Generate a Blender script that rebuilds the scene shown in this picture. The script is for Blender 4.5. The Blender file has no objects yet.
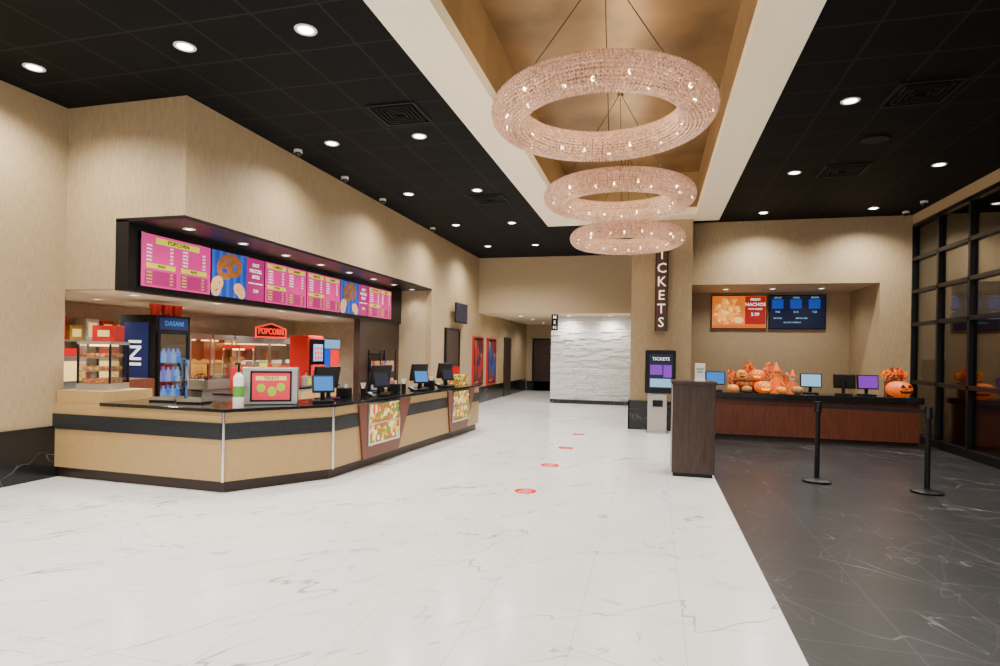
import bpy, bmesh, math, random
from mathutils import Vector, Matrix, Euler
random.seed(4)
PI=math.pi
SC=bpy.context.scene
COL=SC.collection

# ------------------------------------------------------------ materials
def _new(name):
    m=bpy.data.materials.new(name); m.use_nodes=True
    nt=m.node_tree; b=nt.nodes['Principled BSDF']
    return m,nt,b
def pm(name,col,rough=.5,metal=0.,em=None,es=0.,noise=0.,nscale=20.,bump=0.,stretch=(1,1,1),spec=.5):
    m,nt,b=_new(name)
    b.inputs['Roughness'].default_value=rough
    b.inputs['Metallic'].default_value=metal
    b.inputs['Specular IOR Level'].default_value=spec
    if em:
        b.inputs['Emission Color'].default_value=(*em,1); b.inputs['Emission Strength'].default_value=es
    tc=nt.nodes.new('ShaderNodeTexCoord'); mp=nt.nodes.new('ShaderNodeMapping')
    mp.inputs['Scale'].default_value=stretch
    nt.links.new(tc.outputs['Object'],mp.inputs['Vector'])
    nz=nt.nodes.new('ShaderNodeTexNoise'); nz.inputs['Scale'].default_value=nscale; nz.inputs['Detail'].default_value=4
    nt.links.new(mp.outputs[0],nz.inputs['Vector'])
    k=max(noise,.03)
    mx=nt.nodes.new('ShaderNodeMix'); mx.data_type='RGBA'
    mx.inputs['A'].default_value=(*[c*(1-k) for c in col],1)
    mx.inputs['B'].default_value=(*[min(1,c*(1+k)) for c in col],1)
    mr=nt.nodes.new('ShaderNodeMapRange'); mr.inputs[1].default_value=.3; mr.inputs[2].default_value=.7
    nt.links.new(nz.outputs['Fac'],mr.inputs[0]); nt.links.new(mr.outputs[0],mx.inputs['Factor'])
    nt.links.new(mx.outputs['Result'],b.inputs['Base Color'])
    if bump:
        bp=nt.nodes.new('ShaderNodeBump'); bp.inputs['Strength'].default_value=bump; bp.inputs['Distance'].default_value=.01
        nt.links.new(nz.outputs['Fac'],bp.inputs['Height']); nt.links.new(bp.outputs[0],b.inputs['Normal'])
    return m
def mth(nt,op,a,b=None,c=None):
    n=nt.nodes.new('ShaderNodeMath'); n.operation=op
    for i,v in enumerate((a,b,c)):
        if v is None: continue
        if isinstance(v,(int,float)): n.inputs[i].default_value=v
        else: nt.links.new(v,n.inputs[i])
    return n.outputs[0]
def mixc(nt,f,a,b):
    n=nt.nodes.new('ShaderNodeMix'); n.data_type='RGBA'
    for key,v in (('Factor',f),('A',a),('B',b)):
        if isinstance(v,tuple): n.inputs[key].default_value=(*v,1)
        elif isinstance(v,(int,float)): n.inputs[key].default_value=v
        else: nt.links.new(v,n.inputs[key])
    return n.outputs['Result']
def rng(nt,v,a,b,c,d):
    n=nt.nodes.new('ShaderNodeMapRange'); nt.links.new(v,n.inputs['Value'])
    for i,x in enumerate((a,b,c,d)): n.inputs[i+1].default_value=x
    return n.outputs[0]
def xyz(nt):
    tc=nt.nodes.new('ShaderNodeTexCoord'); s=nt.nodes.new('ShaderNodeSeparateXYZ')
    nt.links.new(tc.outputs['Object'],s.inputs[0]); return tc,s
def noise(nt,vec,scale,detail=4,dist=0.,rot=0.,sc=(1,1,1),off=(0,0,0)):
    mp=nt.nodes.new('ShaderNodeMapping'); mp.inputs['Scale'].default_value=sc; mp.inputs['Location'].default_value=off
    mr=nt.nodes.new('ShaderNodeMapping'); mr.inputs['Rotation'].default_value=(0,0,rot)
    nt.links.new(vec,mr.inputs[0]); nt.links.new(mr.outputs[0],mp.inputs[0])
    n=nt.nodes.new('ShaderNodeTexNoise'); n.inputs['Scale'].default_value=scale; n.inputs['Detail'].default_value=detail; n.inputs['Distortion'].default_value=dist
    nt.links.new(mp.outputs[0],n.inputs['Vector']); return n.outputs['Fac']
def marble(name,base,base2,vein,joint,tx,ty,rough,rot,vw,jw=.004,ox=0.,vs=.5,amt=.9,oy=0.,spec=.5,lo=.44,hi=.6,det=4.5,dist=.3,st=.28):
    m,nt,b=_new(name); tc,s=xyz(nt); V=tc.outputs['Object']
    n0=noise(nt,V,1.3,5,.6)
    c=mixc(nt,rng(nt,n0,.3,.7,0,1),base,base2)
    def v(scale,w,off,am,rt):
        n=noise(nt,V,scale,det,dist,rt,(1,st,1),off)
        a=mth(nt,'ABSOLUTE',mth(nt,'SUBTRACT',n,.5))
        f=rng(nt,a,0,w,1,0)
        mk=rng(nt,noise(nt,V,.9,2,0,0,(1,1,1),(off[0]+7,3,1)),lo,hi,0,1)
        return mth(nt,'MULTIPLY',mth(nt,'MULTIPLY',f,mk),am)
    c=mixc(nt,v(vs*1.6,vw,(0,0,0),amt,rot),c,vein)
    c=mixc(nt,v(vs*2.6,vw*.9,(5,2,0),amt*.8,rot+.3),c,vein)
    c=mixc(nt,v(vs*2.2,vw*.8,(11,8,0),amt*.5,rot+1.3),c,vein)
    jx=mth(nt,'LESS_THAN',mth(nt,'PINGPONG',mth(nt,'ADD',s.outputs[0],ox),tx/2),jw/2)
    jy=mth(nt,'LESS_THAN',mth(nt,'PINGPONG',mth(nt,'ADD',s.outputs[1],oy),ty/2),jw/2)
    c=mixc(nt,mth(nt,'MULTIPLY',mth(nt,'MAXIMUM',jx,jy),.9),c,joint)
    nt.links.new(c,b.inputs['Base Color']); b.inputs['Roughness'].default_value=rough
    b.inputs['Specular IOR Level'].default_value=spec
    return m
def grid_ceiling():
    m,nt,b=_new('black_ceiling_tile'); tc,s=xyz(nt)
    gx=mth(nt,'LESS_THAN',mth(nt,'PINGPONG',mth(nt,'ADD',s.outputs[0],4.42+.33),.33),.012)
    gy=mth(nt,'LESS_THAN',mth(nt,'PINGPONG',mth(nt,'ADD',s.outputs[1],-4.68+.3344),.3344),.012)
    g=mth(nt,'MAXIMUM',gx,gy)
    n=noise(nt,tc.outputs['Object'],90,3)
    c=mixc(nt,g,mixc(nt,n,(.0013,.0017,.002),(.004,.005,.006)),(.016,.015,.015))
    nt.links.new(c,b.inputs['Base Color']); b.inputs['Roughness'].default_value=.7
    b.inputs['Specular IOR Level'].default_value=.10
    return m
def wallpaper(name,a,bc):
    m,nt,b=_new(name); tc,s=xyz(nt)
    n=noise(nt,tc.outputs['Object'],9,3,0,0,(14,14,.9))
    n3=noise(nt,tc.outputs['Object'],30,2,0,0,(2,2,8))
    k=mth(nt,'ADD',mth(nt,'MULTIPLY',n,.7),mth(nt,'MULTIPLY',n3,.3))
    c=mixc(nt,rng(nt,k,.35,.65,0,1),a,bc)
    nt.links.new(c,b.inputs['Base Color']); b.inputs['Roughness'].default_value=.6
    bp=nt.nodes.new('ShaderNodeBump'); bp.inputs['Strength'].default_value=.12; bp.inputs['Distance'].default_value=.005
    nt.links.new(k,bp.inputs['Height']); nt.links.new(bp.outputs[0],b.inputs['Normal'])
    return m
def woodm(name,a,bc,rough=.35,scale=6,vert=True):
    m,nt,b=_new(name); tc,s=xyz(nt)
    sc=(8,8,.7) if vert else (.7,.7,8)
    n=noise(nt,tc.outputs['Object'],scale,5,.4,0,sc)
    nt.links.new(mixc(nt,rng(nt,n,.3,.7,0,1),a,bc),b.inputs['Base Color']); b.inputs['Roughness'].default_value=rough
    return m
def foodmix(name,cols,scale,es=.8):
    m,nt,b=_new(name); tc,s=xyz(nt)
    v=nt.nodes.new('ShaderNodeTexVoronoi'); v.inputs['Scale'].default_value=scale
    nt.links.new(tc.outputs['Object'],v.inputs['Vector'])
    r=nt.nodes.new('ShaderNodeValToRGB'); r.color_ramp.interpolation='CONSTANT'
    e=r.color_ramp.elements
    while len(e)<len(cols): e.new(.5)
    for i,c in enumerate(cols):
        e[i].position=.1+.8*i/len(cols); e[i].color=(*c,1)
    sp=nt.nodes.new('ShaderNodeSeparateColor'); nt.links.new(v.outputs['Color'],sp.inputs[0])
    nt.links.new(sp.outputs[0],r.inputs[0])
    nt.links.new(r.outputs[0],b.inputs['Base Color']); nt.links.new(r.outputs[0],b.inputs['Emission Color'])
    b.inputs['Emission Strength'].default_value=es
    return m
def glassm(name,tint=(1,1,1),refl=.12,fr=.7):
    m=bpy.data.materials.new(name); m.use_nodes=True; nt=m.node_tree; nt.nodes.clear()
    o=nt.nodes.new('ShaderNodeOutputMaterial'); t=nt.nodes.new('ShaderNodeBsdfTransparent'); g=nt.nodes.new('ShaderNodeBsdfGlossy')
    t.inputs[0].default_value=(*tint,1); g.inputs['Roughness'].default_value=.02
    lw=nt.nodes.new('ShaderNodeLayerWeight'); lw.inputs[0].default_value=.3
    mx=nt.nodes.new('ShaderNodeMixShader')
    f=mth(nt,'ADD',mth(nt,'MULTIPLY',lw.outputs['Fresnel'],fr),refl)
    nt.links.new(f,mx.inputs[0]); nt.links.new(t.outputs[0],mx.inputs[1]); nt.links.new(g.outputs[0],mx.inputs[2]); nt.links.new(mx.outputs[0],o.inputs[0])
    return m
def crystalm():
    m,nt,b=_new('champagne_crystal_glow'); tc,s=xyz(nt)
    wn=nt.nodes.new('ShaderNodeTexVoronoi'); wn.inputs['Scale'].default_value=30
    nt.links.new(tc.outputs['Object'],wn.inputs['Vector'])
    sp=nt.nodes.new('ShaderNodeSeparateColor'); nt.links.new(wn.outputs['Color'],sp.inputs[0])
    c=mixc(nt,sp.outputs[0],(.55,.34,.23),(.85,.60,.46))
    nt.links.new(c,b.inputs['Base Color']); b.inputs['Roughness'].default_value=.12; b.inputs['Metallic'].default_value=.2
    b.inputs['Emission Color'].default_value=(1,.54,.34,1)
    nt.links.new(rng(nt,sp.outputs[1],.5,1,.14,.42),b.inputs['Emission Strength'])  # sparkle and lit look put into the beads as uneven emission
    return m
def emi(name,c,s):
    return pm(name,tuple(x*.3 for x in c),.4,0,c,s,noise=.03)

M={}
M['floorw']=marble('white_marble_tile',(.86,.86,.86),(.78,.78,.79),(.20,.20,.23),(.55,.55,.55),.61,1.22,.18,.7,.0034,.005,-.20,.6,.8,lo=.36,hi=.52,det=4,dist=.08,st=.22)
M['floord']=marble('charcoal_marble_tile',(.0135,.014,.0155),(.021,.022,.024),(.30,.30,.30),(.062,.062,.062),.61,.61,.33,-.75,.0022,.008,-.20,.55,.55,0,.36,lo=.38,hi=.55,det=3.5,dist=.05,st=.2)
M['base']=marble('black_marble_base',(.004,.005,.006),(.010,.011,.013),(.25,.25,.25),(.004,.004,.004),9,9,.2,.4,.005)
M['ceil']=grid_ceiling()
M['wall']=wallpaper('tan_wallcovering',(.320,.228,.122),(.450,.340,.200))
M['wall2']=wallpaper('pale_wallcovering',(.39,.29,.165),(.50,.385,.240))
M['stone']=pm('white_split_stone',(.76,.77,.78),.75,noise=.16,nscale=24,bump=.5)
M['cream']=pm('cream_paint_glow',(.85,.76,.58),.6,em=(.9,.74,.48),es=.16)  # faint emission makes the tray trim look lit; it is no lamp
M['riser']=pm('gold_riser_paint',(.33,.22,.10),.5,.25,noise=.15,nscale=2)
M['gold']=pm('gold_tray_paint',(.24,.148,.064),.38,.55,noise=.36,nscale=1.3)
M['black']=pm('satin_black',(.004,.004,.005),.4,spec=.3)
M['vent']=pm('vent_black',(.007,.007,.007),.6,spec=.2)
M['blackg']=pm('gloss_black',(.004,.004,.006),.12)
M['granite']=pm('black_granite',(.008,.009,.010),.12,noise=.7,nscale=120)
M['granitem']=pm('grey_granite_band',(.020,.022,.025),.35,noise=.6,nscale=60,spec=.3)
M['gpanel']=pm('gold_laminate',(.44,.285,.115),.4,noise=.05)
M['kick']=pm('brown_kick',(.025,.009,.006),.4)
M['wood']=woodm('walnut',(.018,.009,.006),(.045,.024,.016))
M['podw']=woodm('warm_walnut',(.022,.010,.006),(.055,.028,.017),.4)
M['redwood']=woodm('mahogany',(.075,.020,.010),(.14,.038,.018),.3)
M['brownp']=woodm('brown_trapezoid_panel',(.13,.036,.018),(.20,.062,.032),.35)
M['signb']=woodm('dark_sign_brown',(.05,.018,.009),(.09,.035,.018),.4)
M['steel']=pm('brushed_steel',(.55,.54,.52),.3,.9)
M['chrome']=pm('chrome',(.7,.7,.7),.12,1)
M['white']=pm('white_plastic',(.75,.75,.73),.4)
M['grey']=pm('light_grey_metal',(.42,.40,.37),.4)
M['red']=pm('red_paint',(.50,.008,.006),.35,em=(.6,.01,.005),es=.08)
M['redl']=emi('red_lit',(1,.02,.006),1.6)
M['glass']=glassm('clear_glass',(1,1,1),.03)
M['glassw']=glassm('window_glass',(.65,.63,.60),.10,.36)
M['lens']=emi('downlight_lens',(1,.97,.9),16)
M['lensw']=emi('warm_lens',(1,.9,.72),8)
M['crystal']=crystalm()
M['bulb']=emi('warm_bulb',(1,.72,.42),18)
M['pink']=emi('menu_pink',(.85,.03,.28),.95)
M['pinkb']=emi('menu_deep_pink',(.50,.012,.17),.9)
M['pinkd']=emi('menu_plum',(.09,.004,.05),.8)
M['yel']=emi('menu_yellow',(.80,.75,.03),1.0)
M['lime']=emi('menu_lime',(.45,.7,.03),.8)
M['blue']=emi('menu_blue',(.012,.06,.42),.9)
M['blues']=emi('menu_blue_stripe',(.02,.13,.62),.9)
M['navy']=emi('screen_navy',(.003,.007,.035),.8)
M['cyan']=emi('screen_cyan',(.03,.22,.65),.9)
M['lblue']=emi('screen_pale_blue',(.30,.60,.9),.9)
M['purple']=emi('screen_purple',(.22,.03,.5),1.0)
M['wtxt']=emi('white_letters',(1,.95,.88),1.3)
M['stxt']=emi('warm_white_letters',(1,.84,.62),1.4)
M['dtxt']=pm('dark_letters',(.03,.005,.02),.6)
M['pretz']=pm('pretzel_brown',(.22,.07,.02),.3,0,(.34,.11,.025),.7,.5,18)
M['pretl']=pm('pretzel_pale',(.5,.28,.1),.3,0,(.75,.42,.16),.8,.5,25)
M['nacho']=pm('nacho_orange',(.8,.35,.04),.5,0,(.95,.36,.02),1.0,.5,14)
M['nachod']=pm('nacho_deep',(.6,.16,.02),.5,0,(.7,.16,.01),.9,.4,10)
M['cheese']=emi('cheese_cream',(1,.70,.20),1.1)
M['coolerb']=emi('cooler_blue',(.003,.016,.11),.6)
M['coolerd']=emi('cooler_deep_blue',(.006,.08,.55),1.4)
M['bottle']=emi('bottle_blue_glow',(.04,.26,.95),1.5)  # bottles emit by themselves to look lit inside the cooler
M['bottlew']=emi('bottle_pale_glow',(.28,.60,1.0),1.3)
M['kwall']=pm('kitchen_tile',(.56,.45,.32),.35,noise=.1,nscale=8)
M['kceil']=pm('kitchen_ceiling_cream',(.62,.51,.35),.6)
M['copper']=pm('copper_kettle',(.75,.32,.13),.25,.9)
M['popc']=pm('popcorn',(.95,.72,.28),.7,em=(1,.50,.08),es=.9,noise=.3,nscale=50,bump=1)  # glow put into the popcorn so it looks lit by its case
M['warm']=emi('warming_glow',(1,.55,.16),9)
M['orange']=pm('pumpkin_orange_glow',(.80,.14,.008),.4,em=(1,.16,.003),es=.4,noise=.2,nscale=8)  # pumpkin skins carry their own glow, no lamp inside
M['orangep']=pm('pale_pumpkin_glow',(.85,.30,.05),.4,em=(1,.3,.03),es=.2,noise=.2,nscale=8)
M['tanp']=pm('tan_gourd',(.38,.2,.08),.5)
M['stem']=pm('pumpkin_stem',(.10,.13,.02),.7)
M['glow']=emi('carved_glow',(1,.55,.05),1.8)
M['carve']=pm('carved_dark',(.02,.006,.002),.8)
M['leaf']=foodmix('autumn_leaves_glow',[(.7,.05,.01),(.85,.16,.01),(.75,.38,.02),(.35,.02,.01)],30,.4)  # leaf colours also emit, so the bank glows without a lamp
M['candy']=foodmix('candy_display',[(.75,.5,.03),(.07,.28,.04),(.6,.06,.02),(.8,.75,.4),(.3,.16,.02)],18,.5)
M['green']=pm('green_label',(.09,.30,.03),.5)
M['poster1']=foodmix('poster_red_art',[(.22,.008,.008),(.06,.006,.01),(.3,.08,.03),(.015,.01,.03)],2.6,.5)
M['poster2']=foodmix('poster_blue_art',[(.012,.04,.14),(.12,.01,.01),(.22,.12,.08),(.006,.01,.05)],2.6,.5)
M['posterp']=pm('stand_poster_pink',(.6,.02,.05),.4,0,(.7,.02,.06),.6)
M['sticker']=pm('red_floor_sticker',(.70,.006,.002),.7,spec=.05,em=(1,.008,.002),es=.12)
M['snack']=foodmix('snack_packs',[(.5,.03,.02),(.06,.06,.3),(.6,.35,.05),(.3,.3,.3)],12,.15)
M['hot']=foodmix('hot_food',[(.6,.2,.04),(.75,.4,.1),(.4,.1,.02)],20,.45)
M['sausage']=pm('sausage_brown',(.30,.06,.02),.35)
M['cup']=pm('paper_cup',(.6,.02,.02),.5)
M['cupw']=pm('white_paper_cup',(.8,.78,.72),.5)
M['carton']=pm('carton_yellow',(.6,.38,.06),.6)
M['nred']=emi('nacho_red',(.42,.006,.004),.9)
M['ostrip']=emi('orange_strip',(.8,.14,.01),.9)
M['sroom']=pm('side_room_beige',(.46,.38,.27),.6,noise=.08,nscale=3)  # tan stands in for wall reflections and lightens the panes

# ------------------------------------------------------------ mesh kit
def add_prim(bm,p):
    k=p[0]
    if k=='b':
        _,x0,x1,y0,y1,z0,z1=p
        r=bmesh.ops.create_cube(bm,size=1)
        for v in r['verts']:
            v.co=Vector(((x0+x1)/2+v.co.x*(x1-x0),(y0+y1)/2+v.co.y*(y1-y0),(z0+z1)/2+v.co.z*(z1-z0)))
    elif k in('c','cx','cy'):
        _,x,y,z,L,r=p[:6]; r2=p[6] if len(p)>6 else r
        q=bmesh.ops.create_cone(bm,cap_ends=True,segments=28,radius1=r,radius2=r2,depth=L)
        R=Matrix.Identity(4)
        if k=='cx': R=Matrix.Rotation(PI/2,4,'Y')
        if k=='cy': R=Matrix.Rotation(-PI/2,4,'X')
        bmesh.ops.transform(bm,matrix=Matrix.Translation((x,y,z))@R@Matrix.Translation((0,0,L/2)),verts=q['verts'])
    elif k=='s':
        _,x,y,z,rx,ry,rz=p
        q=bmesh.ops.create_uvsphere(bm,u_segments=20,v_segments=12,radius=1)
        bmesh.ops.transform(bm,matrix=Matrix.Translation((x,y,z))@Matrix.Diagonal((rx,ry,rz,1)),verts=q['verts'])
    elif k=='p':
        _,poly,z0,z1=p
        a=[bm.verts.new((x,y,z0)) for x,y in poly]; b=[bm.verts.new((x,y,z1)) for x,y in poly]
        n=len(poly)
        bm.faces.new(a[::-1]); bm.faces.new(b)
        for i in range(n): bm.faces.new((a[i],a[(i+1)%n],b[(i+1)%n],b[i]))
    elif k=='t':
        _,x,y,z,R,r=p[:6]; rz=p[6] if len(p)>6 else r
        n,mn=48,10; g=[]
        for i in range(n):
            a=2*PI*i/n; row=[]
            for j in range(mn):
                b=2*PI*j/mn; rr=R+r*math.cos(b)
                row.append(bm.verts.new((x+rr*math.cos(a),y+rr*math.sin(a),z+rz*math.sin(b))))
            g.append(row)
        for i in range(n):
            for j in range(mn):
                bm.faces.new((g[i][j],g[(i+1)%n][j],g[(i+1)%n][(j+1)%mn],g[i][(j+1)%mn]))
    elif k=='l':
        _,a,b,r=p; a=Vector(a); b=Vector(b); d=b-a
        q=bmesh.ops.create_cone(bm,cap_ends=True,segments=10,radius1=r,radius2=r,depth=d.length)
        bmesh.ops.transform(bm,matrix=Matrix.Translation((a+b)/2)@d.to_track_quat('Z','Y').to_matrix().to_4x4(),verts=q['verts'])
    elif k=='pz':
        _,x,y,z,s,r,fl,ro=p; n=60; mn=8; g=[]
        P=[]
        for i in range(n+1):
            t=-4+8*i/n; P.append(Vector(((3.3-.4*t*t)*math.sin(t),(2.5-.3*t*t)*math.cos(t)))*(s/3.2))
        for i in range(n+1):
            d=(P[min(i+1,n)]-P[max(i-1,0)]).normalized(); nn=Vector((-d.y,d.x)); row=[]
            for j in range(mn):
                b=2*PI*j/mn; q=P[i]+nn*r*math.cos(b); qx=q.x*math.cos(ro)-q.y*math.sin(ro); qy=q.x*math.sin(ro)+q.y*math.cos(ro)
                row.append(bm.verts.new((x+qx,y+qy,z+fl*math.sin(b)+fl*.3*math.sin(i*.5))))
            g.append(row)
        for i in range(n):
            for j in range(mn): bm.faces.new((g[i][j],g[i+1][j],g[i+1][(j+1)%mn],g[i][(j+1)%mn]))
def setp(o,label=None,cat=None,group=None,kind=None):
    if label: o['label']=label
    if cat: o['category']=cat
    if group: o['group']=group
    if kind: o['kind']=kind
def mk(name,prims,mat,parent=None,label=None,cat=None,group=None,kind=None,bevel=0,smooth=False,loc=(0,0,0),rot=(0,0,0)):
    bm=bmesh.new()
    for p in prims: add_prim(bm,p)
    bmesh.ops.recalc_face_normals(bm,faces=bm.faces)
    me=bpy.data.meshes.new(name); bm.to_mesh(me); bm.free()
    me.materials.append(M[mat])
    if smooth:
        me.shade_smooth()
        try: me.set_sharp_from_angle(angle=math.radians(40))
        except Exception: pass
    o=bpy.data.objects.new(name,me); COL.objects.link(o)
    if parent: o.parent=parent
    o.location=loc; o.rotation_euler=rot
    if bevel:
        b=o.modifiers.new('bevel','BEVEL'); b.width=bevel; b.segments=2; b.limit_method='ANGLE'
    setp(o,label,cat,group,kind)
    return o
def mks(name,prims,mat,parent,**k):
    for p in prims: mk(name,[p],mat,parent,**k)
def root(name,loc,rot=0.,label=None,cat=None,group=None,flat=False):
    e=bpy.data.objects.new(name,None); e.empty_display_size=.1; COL.objects.link(e)
    e.location=loc; e.rotation_euler=(PI/2,0,rot) if flat else (0,0,rot)
    setp(e,label,cat,group); return e
def clone(o,loc,rz=None,parent=None):
    n=o.copy(); COL.objects.link(n)
    if parent is None:
        n.location=loc
        if rz is not None: n.rotation_euler=(n.rotation_euler.x,n.rotation_euler.y,rz)
    else: n.parent=parent
    for c in o.children: clone(c,None,None,n)
    return n
def text(name,items,mat,parent,z=0.,loc=(0,0,0),rot=(0,0,0),ext=.002,label=None,bold=.012):
    bm=bmesh.new()
    for s,size,x,y,al in items:
        c=bpy.data.curves.new('t','FONT'); c.body=s; c.size=size; c.align_x=al; c.align_y='CENTER'; c.extrude=ext; c.offset=size*bold; c.resolution_u=2
        t=bpy.data.objects.new('t',c); COL.objects.link(t)
        bpy.context.view_layer.update()
        dg=bpy.context.evaluated_depsgraph_get()
        me=bpy.data.meshes.new_from_object(t.evaluated_get(dg))
        me.transform(Matrix.Translation((x,y,z)))
        bm.from_mesh(me)
        bpy.data.objects.remove(t); bpy.data.curves.remove(c); bpy.data.meshes.remove(me)
    me=bpy.data.meshes.new(name); bm.to_mesh(me); bm.free()
    me.materials.append(M[mat])
    o=bpy.data.objects.new(name,me); COL.objects.link(o)
    if parent: o.parent=parent
    o.location=loc; o.rotation_euler=rot
    if label: o['label']=label
    return o
def S(name,prims,mat,**k): return mk(name,prims,mat,kind='structure',**k)

# ------------------------------------------------------------ shell
H=4.5; TZ=5.35
S('floor',[('b',-9.2,.81,-2.5,27,-.1,0)],'floorw')
S('floor_dark',[('b',.81,9.5,-2.5,15.5,-.1,0)],'floord')
S('ceiling',[('b',-7.2,-2.35,-2.5,17.5,H,H+.06),('b',1.3,5.2,-2.5,15.4,H,H+.06),('b',-2.35,1.3,13.1,17.5,H,H+.06)],'ceil')
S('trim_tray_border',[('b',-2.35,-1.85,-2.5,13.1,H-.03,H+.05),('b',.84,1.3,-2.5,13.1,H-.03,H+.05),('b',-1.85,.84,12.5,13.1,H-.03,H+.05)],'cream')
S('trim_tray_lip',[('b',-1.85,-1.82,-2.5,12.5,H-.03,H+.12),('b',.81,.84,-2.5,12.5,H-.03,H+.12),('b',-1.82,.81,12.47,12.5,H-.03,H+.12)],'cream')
S('trim_tray_riser',[('b',-1.9,-1.85,-2.5,12.5,H+.05,TZ),('b',.84,.89,-2.5,12.5,H+.05,TZ),('b',-1.9,.89,12.5,12.55,H+.05,TZ)],'riser')
S('ceiling_tray',[('b',-1.95,.94,-2.5,12.6,TZ,TZ+.05)],'gold')
BH=.62
S('wall_left',[('b',-7.2,-7.0,-2.5,5.6,0,H)],'wall')
S('wall_left_return',[('b',-7.2,-6.24,5.6,5.75,2.28,H),('b',-6.24,-5.25,5.6,5.75,3.12,H)],'wall')
S('wall_concession_upper',[('b',-5.4,-5.25,5.75,13.4,3.12,H)],'wall')
S('wall_concession_end',[('b',-6.2,-5.4,13.4,13.55,0,3.1)],'wall2')
S('wall_corridor_left',[('b',-5.4,-5.25,13.4,24.5,0,H)],'wall')
S('wall_header',[('b',-5.25,-.47,17.35,17.5,2.8,H)],'wall2')
rs0=random.Random(5); st=[('b',-3.2,-.3,18.78,18.95,.12,2.8)]
z=.12
while z<2.79:
    hgt=min(rs0.choice((.05,.065,.08,.10)),2.8-z); x=-3.2
    while x<-.31:
        w_=min(rs0.uniform(.14,.45),-.3-x); dpt=rs0.uniform(.0,.045)
        st.append(('b',x+.003,x+w_-.003,18.755-dpt,18.785,z+.004,z+hgt-.004)); x+=w_
    z+=hgt
S('wall_stone',st,'stone')
S('baseboard_stone',[('b',-3.2,-.3,18.68,18.95,0,.12)],'base')
S('wall_corridor_right',[('b',-3.2,-3.05,18.95,24.5,0,2.8)],'wall2')
S('wall_corridor_end',[('b',-5.25,-3.05,24.5,24.65,0,2.8)],'wall2')
S('ceiling_corridor',[('b',-5.25,-.3,17.5,24.6,2.8,2.86)],'kceil')
S('wall_pillar',[('b',-.47,.77,12.9,19,0,H)],'wall')
S('wall_ticket_upper',[('b',.77,4.44,13.45,13.6,3.15,H)],'wall')
S('wall_ticket_side',[('b',4.44,5.2,13.45,15.3,0,H)],'wall')
S('wall_ticket_back',[('b',.77,4.5,15.3,15.45,0,3.2)],'wall2')
S('ceiling_ticket_niche',[('b',.77,4.44,13.6,15.3,3.15,3.2)],'kceil')
S('wall_right_upper',[('b',5.0,5.2,-2.5,13.45,4.3,H)],'wall2')
S('baseboard_left',[('b',-7.0,-6.97,-2.5,5.55,0,BH)],'base')
S('baseboard_corridor',[('b',-5.25,-5.225,13.4,24.5,0,.5)],'base')
S('baseboard_pillar',[('b',-.5,.8,12.86,12.9,0,BH),('b',-.5,-.47,12.86,19,0,BH)],'base')
S('baseboard_corridor_end',[('b',-5.2,-3.2,24.46,24.5,0,.4)],'base')
S('wall_kitchen_back',[('b',-9.2,-9.05,5.6,13.5,0,2.3)],'kwall')
S('wall_kitchen_near',[('b',-9.2,-7.2,5.6,5.75,0,2.3)],'kwall')
S('wall_kitchen_far',[('b',-9.2,-6.2,13.4,13.55,0,2.3)],'kwall')
S('ceiling_kitchen',[('b',-9.2,-6.24,5.75,13.4,2.28,2.33)],'kceil')
S('trim_menu_fascia',[('b',-6.24,-6.05,5.6,13.4,2.26,3.1)],'black')
S('trim_menu_soffit',[('b',-6.24,-5.25,5.6,13.4,3.08,3.12)],'black')
S('wall_wood_panel',[('b',-6.24,-6.1,11.4,13.4,0,2.26)],'wood')
S('wall_side_room',[('b',7.4,7.6,-2.5,15.4,0,H)],'sroom')
S('wall_side_room_far',[('b',5.2,7.4,13.45,13.6,0,H)],'sroom')
S('trim_side_room_wainscot',[('b',7.34,7.4,-2.5,13.4,0,1.6),('b',5.2,7.34,13.39,13.45,0,1.6)],'signb')  # dark wainscot added behind the glass to darken the lower panes
S('ceiling_side_room',[('b',5.2,7.6,-2.5,15.4,H,H+.06)],'ceil')
def door(n,x0,x1,y,z1):
    S('door_%d'%n,[('b',x0,x1,y-.04,y,0,z1)],'wood')
    S('trim_door_%d'%n,[('b',x0-.07,x0,y-.06,y,0,z1+.07),('b',x1,x1+.07,y-.06,y,0,z1+.07),('b',x0,x1,y-.06,y,z1,z1+.07)],'black')
door(1,-4.9,-4.1,24.5,2.15)
S('door_2',[('b',-5.25,-5.21,14.4,15.4,0,2.15)],'wood')
S('trim_door_2',[('b',-5.25,-5.19,14.33,14.4,0,2.22),('b',-5.25,-5.19,15.4,15.47,0,2.22),('b',-5.25,-5.19,14.4,15.4,2.15,2.22)],'black')
S('door_3',[('b',-5.25,-5.21,20.6,21.6,0,2.15)],'wood')
S('door_4',[('b',-3.24,-3.2,20.2,23.6,0,2.3)],'black')
ys=[13.45,12.35,11.25,10.1,9.0,7.9,6.8,5.7,4.6,3.5,2.4,1.3,.2,-.9,-2.5]
for i in range(len(ys)-1):
    y1,y0=ys[i],ys[i+1]
    S('window_%d'%(i+1),[('b',5.06,5.075,y0+.03,y1-.03,.05,4.27)],'glassw')
fr=[('b',5.0,5.12,y-.035,y+.035,0,4.3) for y in ys]+[('b',5.0,5.12,-2.5,13.45,z-.035,z+.035) for z in (1.15,2.3,2.95,3.6,4.27)]+[('b',4.98,5.14,-2.5,13.45,0,.14)]
S('trim_window_frame',fr,'black')
S('door_5',[('b',5.13,5.17,10.14,12.3,.14,2.26)],'redwood')

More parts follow.
